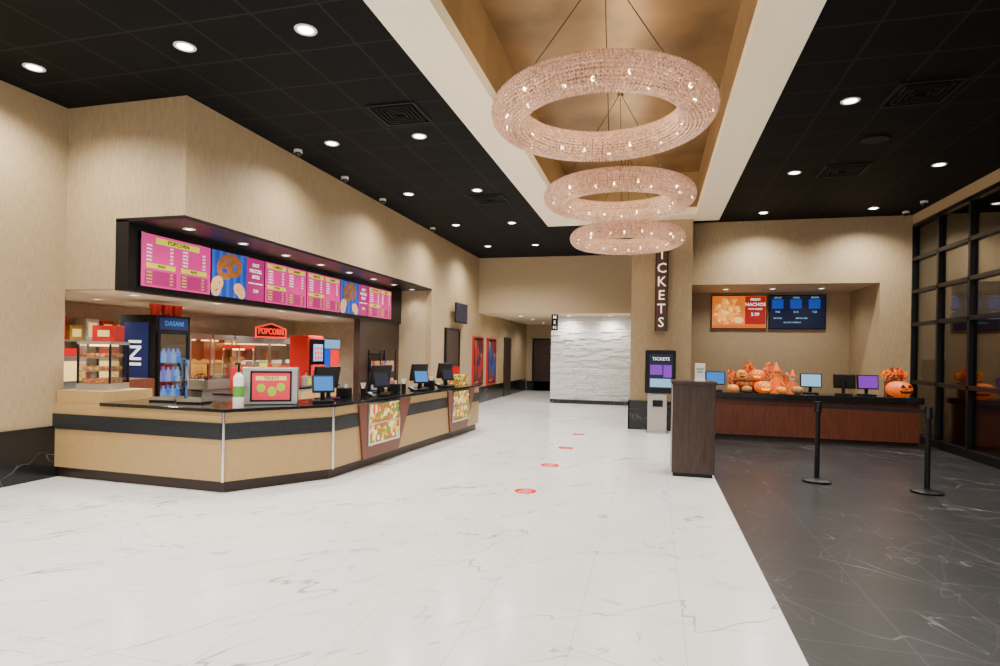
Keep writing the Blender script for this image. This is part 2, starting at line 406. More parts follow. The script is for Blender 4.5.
# ------------------------------------------------------------ downlights
def downlight(loc,group,energy,r=.085,lens='lens',spot=2.55,col=(1,.93,.83),blend=1.):
    e=root('recessed_downlight',loc,0,'round white recessed ceiling downlight, switched on','light',group)
    mk('trim_ring',[('t',0,0,-.004,r,.016,.008)],'white',e,smooth=True)
    mk('lens',[('c',0,0,-.006,.008,r-.005)],lens,e)
    ld=bpy.data.lights.new('lamp','SPOT'); ld.energy=energy; ld.spot_size=spot; ld.spot_blend=blend; ld.shadow_soft_size=.07; ld.color=col
    l=bpy.data.objects.new('lamp',ld); COL.objects.link(l); l.parent=e; l.location=(0,0,-.05)
    return e
base=downlight((-4.42,4.68,H),'ceiling downlights',390)
pts=[(-4.42,y) for y in (-.67,2.0,7.35,10.03,12.7,15.4)]+[(-3.1,y) for y in (-.67,2.0,4.68,7.35,10.03,12.7,15.4)]
pts+=[(2.1,y) for y in (-.67,2.0,4.68,7.35,10.03,12.7)]+[(4.06,y) for y in (-.67,2.0,4.68,7.35,10.03,12.7)]+[(-6.32,4.68),(-6.32,2.0)]
for x,y in pts: clone(base,(x,y,H))
b2=downlight((-5.65,6.1,3.08),'menu soffit downlights',40,.06,'lensw',2.2)
for i in range(1,8): clone(b2,(-5.65,6.1+i*1.0,3.08))
b3=downlight((-6.7,6.3,2.28),'kitchen downlights',120,.07,'lensw',2.6)
for x,y in [(-6.5,7.6),(-6.5,9.2),(-6.5,10.8),(-7.9,6.8),(-7.9,8.4),(-7.9,10.2),(-7.9,12)]: clone(b3,(x,y,2.28))
b4=downlight((-4.2,18.6,2.8),'corridor downlights',120,.08,'lens',2.8)
for x,y in [(-2.6,18.4),(-1.3,18.4),(-4.2,20.6),(-4.2,22.8)]: clone(b4,(x,y,2.8))
b5=downlight((1.6,14.4,3.15),'ticket niche downlights',60,.07,'lensw',2.6)
for x in (2.6,3.6): clone(b5,(x,14.4,3.15))
b6=downlight((6.3,11.6,H),'added side room lights',260,.08,'lensw',2.6)  # lamps added behind the glass to brighten the panes
for y in (9.0,6.4): clone(b6,(6.3,y,H))

v=root('ceiling_vent',(-3.04,6.6,H),0,'square black ceiling air vent with concentric louvres','air vent','ceiling vents')
mk('frame',[('b',-.31,.31,-.31,-.28,-.02,0),('b',-.31,.31,.28,.31,-.02,0),('b',-.31,-.28,-.28,.28,-.02,0),('b',.28,.31,-.28,.28,-.02,0)],'vent',v)
lv=[]
for k in (.23,.18,.13,.08):
    lv+=[('b',-k,k,-k,-k+.015,-.025,0),('b',-k,k,k-.015,k,-.025,0),('b',-k,-k+.015,-k,k,-.025,0),('b',k-.015,k,-k,k,-.025,0)]
mk('louvre',lv,'vent',v)
for p in [(-3.04,10.66),(2.77,7.28),(2.78,10.04)]: clone(v,(p[0],p[1],H))
d=root('security_camera',(-5.06,7.5,H),0,'small white dome security camera on black ceiling','camera','ceiling cameras')
mk('base',[('c',0,0,-.04,.04,.06)],'white',d,smooth=True)
mk('dome',[('s',0,0,-.04,.05,.05,.05)],'blackg',d,smooth=True)
for y in (8.84,10.27,12.9): clone(d,(-5.06,y,H))
clone(d,(4.75,13.1,H)); clone(d,(4.75,12.3,H))
sp=root('ceiling_speaker',(2.79,8.71,H),0,'round black ceiling speaker grille','speaker')
mk('grille',[('c',0,0,-.015,.015,.14)],'vent',sp,smooth=True)
mk('rim',[('t',0,0,-.01,.15,.012)],'vent',sp,smooth=True)

# ------------------------------------------------------------ chandeliers
def bead_mesh():
    vs=[];fs=[]
    R=.89
    def lay(ra,rb,nm,s,nM):
        for i in range(nM):
            a=2*PI*i/nM
            for j in range(nm):
                b=2*PI*j/nm
                rr=R+ra*math.cos(b); c=Vector((rr*math.cos(a),rr*math.sin(a),rb*math.sin(b))); k=len(vs)
                e1=Vector((math.cos(a),math.sin(a),0)); e2=Vector((-math.sin(a),math.cos(a),0)); e3=Vector((0,0,1))
                for dv in (e1,-e1,e2,-e2,e3*1.15,-e3*1.15): vs.append(c+dv*s)
                for t in ((0,2,4),(2,1,4),(1,3,4),(3,0,4),(2,0,5),(1,2,5),(3,1,5),(0,3,5)): fs.append(tuple(k+q for q in t))
    lay(.176,.148,30,.0150,170)
    lay(.125,.10,12,.016,90)
    me=bpy.data.meshes.new('crystal_beads'); me.from_pydata(vs,[],fs); me.materials.append(M['crystal']); return me
BM=bead_mesh()
def chandelier(y,zc):
    ch=root('ring_chandelier',(-.52,y,zc),0,'large ring chandelier strung with champagne crystal beads, lit','chandelier','crystal ring chandeliers')
    bo=bpy.data.objects.new('crystal_beads',BM); COL.objects.link(bo); bo.parent=ch; bo['kind']='stuff'
    mk('frame',[('t',0,0,.1,.89,.008),('t',0,0,-.1,.89,.008)],'chrome',ch,smooth=True)
    for i in range(20):
        a=2*PI*i/20; rr=.89+.12*math.cos(i*2.4)
        mk('bulb',[('s',rr*math.cos(a),rr*math.sin(a),-.05,.016,.016,.022)],'bulb',ch,smooth=True)
    CT=TZ-zc
    mk('canopy',[('c',0,0,CT-.03,.03,.045)],'riser',ch,smooth=True)
    for a in (-PI/2-.75,-PI/2+.75,PI/2):
        mk('cable',[('l',(.89*math.cos(a),.89*math.sin(a),.15),(.03*math.cos(a),.03*math.sin(a),CT-.02),.0045)],'black',ch)
    ld=bpy.data.lights.new('lamp','POINT'); ld.energy=42; ld.color=(1,.80,.52); ld.shadow_soft_size=.3
    lo=bpy.data.objects.new('lamp',ld); COL.objects.link(lo); lo.parent=ch; lo.location=(0,0,.25)
chandelier(5.75,3.93); chandelier(8.6,3.87); chandelier(11.4,3.81)

# ------------------------------------------------------------ concession counter
FP=[(-7.0,5.48),(-4.52,5.42),(-3.8,6.45),(-3.47,11.6)]
BP=[(-4.25,11.6),(-4.52,6.75),(-4.95,6.15),(-7.0,6.2)]
def offs(pts,d):
    out=[];n=len(pts)
    for i in range(n):
        ns=[]
        for a,b in ((i-1,i),(i,i+1)):
            if a<0 or b>=n: continue
            e=Vector(pts[b])-Vector(pts[a]); e.normalize(); ns.append(Vector((e.y,-e.x)))
        m=sum(ns,Vector((0,0)))/len(ns); m=m/(m.length**2)
        out.append((pts[i][0]+m.x*d,pts[i][1]+m.y*d))
    return out
def lay(d,z0,z1): return ('p',offs(FP,d)+BP,z0,z1)
cc=root('concession_counter',(0,0,0),0,'angled concession counter with gold panels and dark granite band','counter')
mk('kick_base',[lay(-.06,0,.13)],'kick',cc)
mk('lower_panel',[lay(0,.13,.59)],'gpanel',cc,label='gold laminate lower panels')
mk('granite_band',[lay(.012,.59,.77)],'granitem',cc)
mk('upper_panel',[lay(0,.77,.89)],'gpanel',cc)
for i in (1,2):
    q=offs(FP,.012)[i]
    mk('corner_strip',[('c',q[0],q[1],.13,.76,.016)],'chrome',cc)
mk('end_block',[('b',-6.98,-6.27,5.5,6.2,.89,1.05)],'gpanel',cc)
P2=FP[2]; ang=math.atan2(FP[3][1]-P2[1],FP[3][0]-P2[0])
def facet(s0,s1,c0,c1):
    mk('wood_surround',[('p',[(c0+.12,.13),(c1-.4,.13),(c1,.885),(c0,.885)],.0,.03)],'brownp',cc,loc=(P2[0],P2[1],0),rot=(PI/2,0,ang))
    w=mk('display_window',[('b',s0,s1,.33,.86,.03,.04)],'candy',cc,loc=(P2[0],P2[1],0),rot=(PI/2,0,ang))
    mk('window_frame',[('b',s0-.03,s1+.03,.3,.33,.03,.06),('b',s0-.03,s1+.03,.86,.885,.03,.06),('b',s0-.03,s0,.33,.86,.03,.06),('b',s1,s1+.03,.33,.86,.03,.06),('b',s0,s1,.58,.60,.03,.055)],'chrome',w)
facet(.78,1.6,.55,2.05); facet(3.68,4.45,3.5,4.85)
fo=offs(FP,.05); fo[0]=(-6.25,fo[0][1]); bp=BP[:3]+[(-6.25,6.18)]
mk('concession_worktop',[('p',fo+bp,.89,.93)],'granite',label='polished black granite worktop on the concession counter',cat='worktop',bevel=.006)

# menu screens
def menu(y0,style,texts):
    e=root('menu_screen',(-6.05,y0+.585,2.66),PI/2,'wall-mounted digital menu screen above the concession counter','screen','concession menu screens',flat=True)
    mk('housing',[('b',-.58,.58,-.335,.335,0,.03)],'blackg',e)
    bg='pink' if style!='img' else 'blue'
    mk('display',[('b',-.57,.57,-.325,.325,.03,.034)],bg,e)
    if style!='img':
        if style=='wide':
            mks('heading_bar',[('b',-.36,.36,.22,.295,.034,.036),('b',-.5,-.05,-.09,-.03,.034,.036),('b',.05,.5,-.09,-.03,.034,.036)],'yel',e)
            t=[(texts[0],.075,0,.258,'CENTER'),('FRESH',.045,-.27,-.06,'CENTER'),('REFILL',.045,.27,-.06,'CENTER')]
        else:
            mks('heading_bar',[('b',-.52,-.03,.23,.3,.034,.036),('b',.04,.52,.23,.3,.034,.036),('b',-.52,-.03,-.1,-.04,.034,.036)],'yel',e)
            t=[(texts[0],.06,-.27,.265,'CENTER'),(texts[1],.06,.28,.265,'CENTER'),('EXTRAS',.045,-.27,-.07,'CENTER')]
        mks('colour_block',[('b',-.52,-.03,-.3,-.12,.0345,.0355),('b',.04,.52,-.3,-.12,.0345,.0355)],'pinkb',e)
        text('heading_text',t,'dtxt',e,.038)
        its=[]
        for r in range(5):
            its+=[(texts[2],.03,-.5,.185-.045*r,'LEFT'),('%d.%d9'%(5+r%3,r+4),.03,-.14,.185-.045*r,'LEFT'),(texts[3],.03,.07,.185-.045*r,'LEFT'),('%d.49'%(3+r),.03,.42,.185-.045*r,'LEFT')]
        ys_=[]
        for r in range(4):
            ys_+=[(texts[3],.03,-.5,-.145-.042*r,'LEFT'),('3.%d9'%r,.03,-.14,-.145-.042*r,'LEFT'),(texts[2],.03,.06,-.145-.042*r,'LEFT'),('2.%d9'%r,.03,.4,-.145-.042*r,'LEFT')]
        text('menu_text',its,'wtxt',e,.036,bold=0); text('menu_text',ys_,'yel',e,.036,bold=0)
    else:
        mks('background_stripe',[('b',-.57+.146*i,-.57+.146*i+.06,-.325,.325,.034,.0348) for i in range(5)],'blues',e)
        mks('pretzel_picture',[('pz',-.2,.05,.037,.27,.05,.007,.3)],'pretz',e)
        mks('pretzel_picture',[('pz',-.44,-.2,.040,.15,.034,.006,1.1),('pz',-.02,-.24,.041,.13,.032,.006,-.6)],'pretl',e)
        mk('colour_block',[('b',.16,.57,-.325,.325,.034,.036)],'pinkb',e)
        text('menu_text',[('HOT',.075,.365,.22,'CENTER'),('PRETZEL',.075,.365,.13,'CENTER'),('BITES',.075,.365,.04,'CENTER'),('SALTED OR CINNAMON',.03,.365,-.06,'CENTER'),('7.99',.07,.365,-.18,'CENTER')],'wtxt',e,.037)
menu(5.74,'wide',('POPCORN','','SMALL','LARGE'))
menu(6.91,'img',True)
menu(8.08,'two',('COMBOS','DRINKS','COMBO 1','MEDIUM'))
menu(9.25,'two',('SNACKS','CANDY','NACHOS','BOTTLE'))
menu(10.42,'img',True)
menu(11.59,'two',('HOT FOOD','KIDS','HOT DOG','SMALL'))

# ------------------------------------------------------------ kitchen equipment
ck=root('drinks_cooler',(-7.0,7.285,0),PI/2,'black glass-door drinks cooler with glowing blue interior','cooler')
mk('cabinet',[('b',-.325,-.27,0,.65,0,2.06),('b',.27,.325,0,.65,0,2.06),('b',-.27,.27,.6,.65,0,2.06),('b',-.27,.27,0,.6,0,.2),('b',-.27,.27,0,.6,1.8,2.06)],'black',ck)
mk('side_panel',[('b',-.335,-.326,.12,.56,.25,1.95)],'coolerb',ck,label='dim blue side panel')
mk('door',[('b',-.27,.27,-.02,-.01,.22,1.8)],'glass',ck)
mk('door_frame',[('b',-.3,-.26,-.03,0,.2,1.82),('b',.26,.3,-.03,0,.2,1.82),('b',-.26,.26,-.03,0,.2,.24),('b',-.26,.26,-.03,0,1.78,1.82)],'black',ck)
mk('handle',[('b',.22,.25,-.07,-.03,.8,1.4)],'chrome',ck)
mks('shelf',[('b',-.27,.27,.05,.55,z,z+.012) for z in (.5,.78,1.06,1.34,1.6)],'black',ck)
mk('back_light',[('b',-.27,.27,.57,.59,.2,1.8)],'coolerd',ck)
mk('header_sign',[('b',-.27,.27,-.015,-.001,1.85,2.03)],'coolerb',ck)
text('header_lettering',[('DASANI',.10,0,0,'CENTER')],'cyan',ck,0,(0,-.02,1.94),(PI/2,0,0))
text('side_lettering',[('INI',.32,0,0,'CENTER')],'wtxt',ck,0,(-.34,.34,1.5),(0,-PI/2,0))
bA=mk('water_bottle',[('c',0,0,0,.15,.035),('c',0,0,.15,.05,.035,.014),('c',0,0,.2,.025,.015)],'bottle',None,'blue plastic drink bottle on a cooler shelf','bottle','bottles in the cooler',smooth=True,loc=(-7.12,7.06,.512))
bB=mk('water_bottle',[('c',0,0,0,.13,.035),('c',0,0,.13,.06,.035,.014),('c',0,0,.19,.025,.015)],'bottlew',None,'pale blue plastic drink bottle on a cooler shelf','bottle','bottles in the cooler',smooth=True,loc=(-7.12,7.15,.512))
n=0
for z in (.512,.792,1.072,1.352):
    for k in range(6):
        n+=1
        if n<=2: continue
        clone((bA,bB)[(k+int(z*10))%2],(-7.12,7.06+k*.09,z))
bk=mk('popcorn_bucket',[('c',0,0,0,.17,.06,.085)],'red',None,'red popcorn bucket on top of the drinks cooler','bucket','popcorn buckets',smooth=True,loc=(-7.15,7.1,2.06))
for y in (7.3,7.5): clone(bk,(-7.15,y,2.06))

hf=root('hot_food_cabinet',(-6.68,5.86,1.05),.3,'countertop heated glass food cabinet with three steel shelves','food warmer')
hw=.2
mk('base',[('b',-hw,hw,-.2,.2,0,.08)],'steel',hf)
mk('roof',[('b',-hw,hw,-.2,.2,.56,.6)],'steel',hf)
mks('post',[('b',x,x+.02,y,y+.02,.08,.56) for x in (-hw,hw-.02) for y in (-.2,.18)],'black',hf)
mks('shelf',[('b',-hw+.01,hw-.01,-.19,.19,z,z+.01) for z in (.23,.39)],'chrome',hf)
mks('glass_panel',[('b',-hw+.02,hw-.02,-.197,-.193,.08,.56),('b',-hw+.002,-hw+.006,-.18,.18,.08,.56),('b',hw-.006,hw-.002,-.18,.18,.08,.56)],'glass',hf)
mk('heat_lamp',[('b',-.16,.16,-.03,.03,.54,.56)],'warm',hf)
for z in (.081,.241,.401): mk('hot_food',[('s',-.14+.07*i,-.12+.11*j,z+.025,.032,.05,.025) for i in range(5) for j in range(3)],'hot',hf,kind='stuff')
rb=root('popcorn_bag_box',(-6.66,5.9,1.65),.3,'red paper carton of popcorn bags on the food cabinet','box')
mk('box_body',[('b',-.14,.14,-.1,.1,0,.2)],'red',rb,bevel=.006); mk('box_label',[('b',-.07,.07,-.103,-.1,.06,.14)],'cheese',rb)
sh=root('wall_cabinet',(-7.4,5.76,0),0,'brown wooden cabinet behind the hot food warmer','cabinet')
mk('cabinet_body',[('b',-.1,.65,.5,.95,0,1.15)],'brownp',sh); mks('cabinet_door',[('b',-.08,.26,.48,.5,.1,1.1),('b',.28,.63,.48,.5,.1,1.1)],'wood',sh)

pc=root('popcorn_machine',(-8.2,11.25,0),PI/2,'large steel and glass popcorn machine with lit red sign','popcorn machine')
mk('base_cabinet',[('b',-1.1,1.1,0,.75,0,.92)],'steel',pc,bevel=.01)
mks('cabinet_door',[('b',-1.05,-.02,-.02,0,.12,.85),('b',.02,1.05,-.02,0,.12,.85)],'chrome',pc)
mks('corner_post',[('b',x,x+.04,y,y+.04,.92,1.7) for x in (-1.1,-.02,1.06) for y in (0,.71)],'steel',pc)
mk('back_panel',[('b',-1.06,1.06,.72,.74,.92,1.7)],'steel',pc)
mk('hood',[('b',-1.12,1.12,-.02,.76,1.7,1.84)],'steel',pc,bevel=.01)
mk('glass_panel',[('b',-1.06,1.06,.0,.008,.95,1.7)],'glass',pc)
for x in (-.55,.55):
    kt=mk('kettle',[('c',x,.4,1.32,.2,.18,.2),('c',x,.4,1.52,.03,.21)],'copper',pc,smooth=True)
    mk('kettle_arm',[('b',x-.02,x+.02,.38,.42,1.55,1.7)],'chrome',kt)
mk('interior_light',[('b',-1.0,1.0,.3,.36,1.67,1.695)],'warm',pc)
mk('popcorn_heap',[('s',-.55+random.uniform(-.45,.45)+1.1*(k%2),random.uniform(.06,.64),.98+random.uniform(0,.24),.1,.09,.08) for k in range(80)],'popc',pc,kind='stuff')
mks('menu_tag',[('b',-.95+.5*i,-.6+.5*i,-.012,0,1.26,1.34) for i in range(4)],'cupw',pc)
mk('sign_board',[('p',[(-.55,1.84),(.45,1.84),(.45,2.03),(.25,2.1),(-.05,2.13),(-.35,2.1),(-.55,2.03)],.0,.05)],'kick',pc,rot=(PI/2,0,0))
mk('sign_rim',[('b',-.58,.48,-.065,-.045,1.825,1.86),('b',-.585,-.55,-.065,-.045,1.84,2.04),('b',.45,.485,-.065,-.045,1.84,2.04),('l',(-.57,-.055,2.035),(-.05,-.055,2.145),.016),('l',(-.05,-.055,2.145),(.47,-.055,2.035),.016)],'redl',pc)
text('sign_lettering',[('POPCORN',.185,0,0,'CENTER')],'redl',pc,0,(-.05,-.055,1.965),(PI/2,0,0),.005,bold=.03)
def warmer(y):
    wc=root('popcorn_warmer',(-8.2,y,0),PI/2,'steel popcorn staging cabinet with warm-lit glass front','popcorn machine','popcorn warmers')
    mk('base_cabinet',[('b',-.27,.27,0,.7,0,1.0)],'steel',wc,bevel=.01)
    mks('case_post',[('b',x,x+.03,y_,y_+.03,1.0,1.75) for x in (-.27,.24) for y_ in (0,.67)],'steel',wc)
    mk('case_roof',[('b',-.27,.27,0,.7,1.75,1.85)],'steel',wc)
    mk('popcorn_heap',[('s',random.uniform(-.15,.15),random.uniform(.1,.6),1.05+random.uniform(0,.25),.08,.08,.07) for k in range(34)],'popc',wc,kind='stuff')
    mk('glass_panel',[('b',-.24,.24,0,.006,1.0,1.75)],'glass',wc)
    mk('interior_light',[('b',-.2,.2,.3,.36,1.72,1.745)],'warm',wc)
    return wc
w1=warmer(9.2); clone(w1,(-8.2,9.8,0))
sd=root('soda_machine',(-6.7,10.78,0),PI/2,'tall red touch-screen soft drink dispenser','drink dispenser')
mk('body',[('b',-.3,.3,.05,.5,0,1.88)],'red',sd,bevel=.03)
mk('front_panel',[('b',-.25,.25,.02,.05,1.05,1.8)],'blackg',sd)
mk('touch_screen',[('b',-.17,.17,.01,.02,1.35,1.7)],'lblue',sd)
mks('drink_icon',[('cy',-.1+.1*i,0,1.42+.1*j,.01,.03) for i in range(3) for j in range(3)],'redl',sd)
mk('drip_tray',[('b',-.22,.22,-.1,.05,.95,1.0)],'steel',sd)
bc=root('back_counter',(-9.05,7.35,0),PI/2,'steel back counter along the kitchen wall','counter')
mk('cabinet_body',[('b',-1.4,1.4,-.6,-.02,0,.88)],'steel',bc); mk('worktop',[('b',-1.42,1.42,-.64,-.02,.88,.93)],'chrome',bc)
ws=root('wall_shelf',(-9.05,7.35,1.65),PI/2,'long steel wall shelf above the back counter','shelf')
mk('shelf_board',[('b',-1.4,1.4,-.35,0,0,.03)],'steel',ws); mks('bracket',[('b',x,x+.03,-.3,0,-.15,0) for x in (-1.3,0,1.27)],'steel',ws)
for k in range(10):
    y=6.1+k*.27; mt,nm=(('red','red'),('carton','yellow'),('cupw','cream'))[k%3]
    bx=root('stock_carton',(-8.85,y,1.68),0,nm+' supply carton on the wall shelf','box','supply cartons')
    hh=random.uniform(.2,.38)
    mk('carton_body',[('b',-.12,.12,-.11,.11,0,hh)],mt,bx); mk('carton_label',[('b',.12,.124,-.07,.07,.05,hh-.06)],'cheese',bx)
for k,y in enumerate((6.4,7.0,7.6)):
    q=root('nacho_warmer',(-8.75,y,.93),PI/2,'countertop warmer with orange lit window','food warmer','kitchen warmers')
    mk('body',[('b',-.22,.22,-.2,.2,0,.5)],'steel',q,bevel=.01); mk('window',[('b',-.18,.18,-.215,-.2,.12,.42)],'popc',q); mk('top_sign',[('b',-.2,.2,-.19,-.17,.5,.62)],'red',q)
il=root('prep_counter',(-7.35,9.0,0),PI/2,'steel prep counter island holding snack equipment','counter')
mk('cabinet_body',[('b',-1.0,1.0,-.25,.25,0,.87)],'steel',il,bevel=.005); mk('worktop',[('b',-1.02,1.02,-.27,.27,.87,.9)],'chrome',il)
rg=root('roller_grill',(-7.3,8.4,.9),PI/2,'steel hot dog roller grill with glass guard','roller grill')
mk('body',[('b',-.28,.28,-.2,.2,0,.16)],'steel',rg,bevel=.01)
mks('roller',[('cx',-.26,-.16+.065*i,.18,.52,.02) for i in range(6)],'chrome',rg)
mks('hot_dog',[('cx',-.2+.22*j,-.13+.065*i,.21,.15,.016) for i in range(4) for j in range(2)],'sausage',rg)
mk('glass_guard',[('b',-.28,.28,-.21,-.205,.16,.42),('b',-.28,.28,-.2,.1,.42,.425)],'glass',rg)
mk('guard_rail',[('b',-.29,-.27,-.21,-.19,.16,.43),('b',.27,.29,-.21,-.19,.16,.43)],'chrome',rg)
pcs=root('pretzel_case',(-7.3,9.1,.9),PI/2,'upright glass pretzel case with warm light','food warmer')
mk('base',[('b',-.2,.2,-.18,.18,0,.1)],'black',pcs); mk('roof',[('b',-.2,.2,-.18,.18,.68,.74)],'red',pcs)
mks('post',[('b',x,x+.02,y,y+.02,.1,.68) for x in (-.2,.18) for y in (-.18,.16)],'chrome',pcs)
mk('hanging_rod',[('c',0,0,.1,.58,.01)],'chrome',pcs); mk('case_light',[('b',-.12,.12,-.03,.03,.66,.68)],'warm',pcs)
for i,z in enumerate((.2,.34,.48)):
    for a in range(3): mk('pretzel',[('pz',0,0,0,.06,.012,.012,0)],'pretz',pcs,loc=(.09*math.cos(a*2.1+i),.09*math.sin(a*2.1+i),z),rot=(PI/2,0,a*2.1+i))
chd=root('cheese_dispenser',(-7.3,9.6,.9),PI/2,'yellow-fronted nacho cheese dispenser','dispenser')
mk('body',[('b',-.12,.12,-.15,.15,0,.45)],'steel',chd,bevel=.01); mk('front_sign',[('b',-.11,.11,-.16,-.15,.2,.42)],'yel',chd); mk('nozzle',[('c',0,-.19,.14,.08,.015)],'black',chd)
cu=mk('cup_stack',[('c',0,0,0,.14,.035,.05),('c',0,0,.14,.02,.052),('c',0,0,.16,.02,.054),('c',0,0,.18,.02,.056),('c',0,0,.2,.2,.057)],'cup',None,'stack of red paper drink cups on a steel counter','cups','cup stacks',smooth=True,loc=(-8.7,8.0,.93))
for y in (8.2,8.4): clone(cu,(-8.7,y,.93))
for y in (8.75,9.85): clone(cu,(-7.2,y,.9))
sl=root('service_cabinet',(-6.28,9.3,0),PI/2,'low gold service cabinet before the popcorn machine','cabinet')
mk('cabinet_body',[('b',-1.75,1.3,-.15,.2,0,.87)],'steel',sl); mk('worktop',[('b',-1.77,1.32,-.17,.22,.87,.9)],'granite',sl)
for i in range(7): mk('cabinet_door',[('b',-1.73+.43*i,-1.73+.43*i+.41,-.165,-.15,.08,.84)],'gpanel',sl)
for y in (7.7,7.84,7.98,8.9,9.04,9.9,10.04,10.18): clone(cu,(-6.25,y,.9))
cw=mk('lid_stack',[('c',0,0,0,.03,.05)]+[('c',0,0,.03+.02*i,.016,.048) for i in range(9)],'cupw',None,'stack of white paper cups and lids on the service cabinet','cups','white cup stacks',smooth=True,loc=(-6.3,8.15,.9))
for y in (8.3,9.2,9.34,10.35,10.5): clone(cw,(-6.3,y,.9))
for y,mt in ((8.6,'yel'),(9.6,'lime')):
    q=root('condiment_pump',(-6.22,y,.9),PI/2,'small condiment pump box on the service cabinet','dispenser','condiment pumps')
    mk('tank',[('b',-.07,.07,-.07,.07,0,.2)],'steel',q,bevel=.01); mk('pump_rod',[('c',0,0,.2,.08,.01)],'chrome',q); mk('pump_head',[('b',-.02,.02,-.08,.02,.28,.3)],'black',q); mk('label_strip',[('b',-.06,.06,-.073,-.07,.04,.16)],mt,q)
ic=root('frozen_drink_machine',(-7.1,11.9,0),PI/2,'frozen drink machine with blue and red lit drums','drink dispenser')
mk('body',[('b',-.4,.4,0,.6,0,1.85)],'steel',ic,bevel=.02)
mk('drum_window',[('b',-.34,-.03,-.02,0,1.2,1.6)],'coolerd',ic,label='blue lit drum window'); mk('drum_window',[('b',.03,.34,-.02,0,1.2,1.6)],'redl',ic,label='red lit drum window')
mk('header_panel',[('b',-.38,.38,-.02,0,1.62,1.82)],'lblue',ic); mks('tap',[('c',x,-.05,1.1,.1,.02) for x in (-.18,.18)],'black',ic)
rk=root('snack_rack',(-5.8,12.2,0),PI/2,'black wire rack stocked with snack packets','rack')
mk('rack_frame',[('b',x,x+.02,y,y+.02,0,1.6) for x in (-.4,.38) for y in (0,.28)]+[('b',-.4,.4,0,.3,z,z+.015) for z in (.3,.7,1.1,1.5)],'black',rk)
mk('snack_packets',[('b',-.36+.12*i,-.26+.12*i,.03,.25,z,z+.24) for i in range(6) for z in (.32,.72,1.12)],'snack',rk,kind='stuff')

# ------------------------------------------------------------ items on worktop
ps=root('poster_stand',(-4.38,6.02,.93),.55,'steel countertop box with bright pink poster on its front','display box')
mk('box_body',[('b',-.31,.31,0,.28,0,.44)],'steel',ps,bevel=.01)
po=mk('poster',[('b',-.2,.22,-.012,-.001,.06,.38)],'posterp',ps)
mks('poster_picture',[('s',-.1,-.014,.2,.05,.004,.05),('s',.02,-.014,.16,.05,.004,.06),('s',.12,-.014,.21,.05,.004,.05)],'lime',po)
mk('poster_banner',[('b',-.16,.18,-.015,-.012,.29,.34)],'cheese',po)
text('lettering',[('TREATS',.05,0,0,'CENTER')],'dtxt',po,0,(.01,-.017,.315),(PI/2,0,0))
mk('poster_frame',[('b',-.22,.24,-.02,-.001,.38,.4),('b',-.22,.24,-.02,-.001,.04,.06),('b',-.22,-.2,-.02,-.001,.04,.4),('b',.22,.24,-.02,-.001,.04,.4)],'black',ps)
cd=root('sanitiser_dispenser',(-4.5,5.62,.93),.3,'slim tall white hand sanitiser pump bottle with green label','dispenser')
mk('body',[('c',0,0,0,.34,.058,.055),('c',0,0,.34,.05,.055,.02)],'white',cd,smooth=True)
mk('label_band',[('c',0,0,.12,.12,.0585,.057)],'green',cd,smooth=True)
mk('pump',[('c',0,0,.39,.1,.012),('b',-.012,.012,-.09,.02,.48,.5)],'black',cd)
def pos(loc,rot,scr,group='point of sale terminals',w=.36,h=.28,label='black point-of-sale monitor on a stand on the counter',cat='monitor',tilt=.2,zc=.3):
    e=root('pos_monitor',loc,rot,label,cat,group)
    mk('base',[('b',-.13,.13,-.08,.14,0,.03)],'black',e,bevel=.008)
    mk('stand_neck',[('l',(0,.05,.02),(0,.03,zc),.03)],'black',e,smooth=True)
    hh=mk('housing',[('b',-w/2,w/2,0,.045,-h/2,h/2)],'black',e,loc=(0,-.02,zc),rot=(-tilt,0,0),bevel=.008)
    mk('display',[('b',-w/2+.02,w/2-.02,-.004,0,-h/2+.02,h/2-.02)],scr,hh)
    return e
for y,x,sc_,rr in ((6.95,-4.2,'cyan',-.9),(8.25,-4.05,'navy',-.5),(9.6,-3.98,'cyan',-.7),(10.75,-3.92,'navy',-.5)):
    pos((x,y,.93),-PI/2-.35,'lblue',w=.4,h=.3)
    pos((x+.2,y-.4,.93),PI/2+rr,sc_,'customer displays',.27,.22,'small customer-facing display with a %s screen'%('blue' if sc_=='cyan' else 'dark'),'monitor',.3,.24)
    if y<10:
        e=root('receipt_printer',(x+.05,y+.38,.93),PI/2,'small black receipt printer on the granite worktop','printer','receipt printers')
        mk('body',[('b',-.07,.07,-.09,.09,0,.14)],'black',e,bevel=.015); mk('paper_slip',[('b',-.035,.035,-.03,-.025,.14,.19)],'white',e)
for y in (7.4,8.85,10.05):
    e=root('card_reader',(-3.78,y,.932),PI/2-.3,'small black card reader on the granite worktop','card reader','card readers')
    mk('body',[('b',-.045,.045,-.07,.07,.026,.066)],'black',e,bevel=.008,rot=(.35,0,0)); mk('display',[('b',-.03,.03,.01,.05,.066,.069)],'lblue',e,rot=(.35,0,0))
for y in (7.6,9.0,10.25):
    e=root('straw_holder',(-4.0,y,.93),0,'small black holder of white straws on the worktop','holder','straw holders')
    mk('cup_body',[('c',0,0,0,.12,.035,.04)],'black',e,smooth=True); mks('straw',[('l',(.01*math.cos(a),.01*math.sin(a),.1),(.035*math.cos(a),.035*math.sin(a),.2),.005) for a in (0,1.3,2.6,3.9,5.2)],'cupw',e)
cb=root('candy_box',(-3.85,11.32,.93),PI/2-.4,'yellow and red candy display box on the counter','display box')
mk('box_body',[('b',-.18,.18,-.12,.12,0,.2)],'candy',cb); mk('header_card',[('b',-.18,.18,.1,.12,.2,.36)],'red',cb)
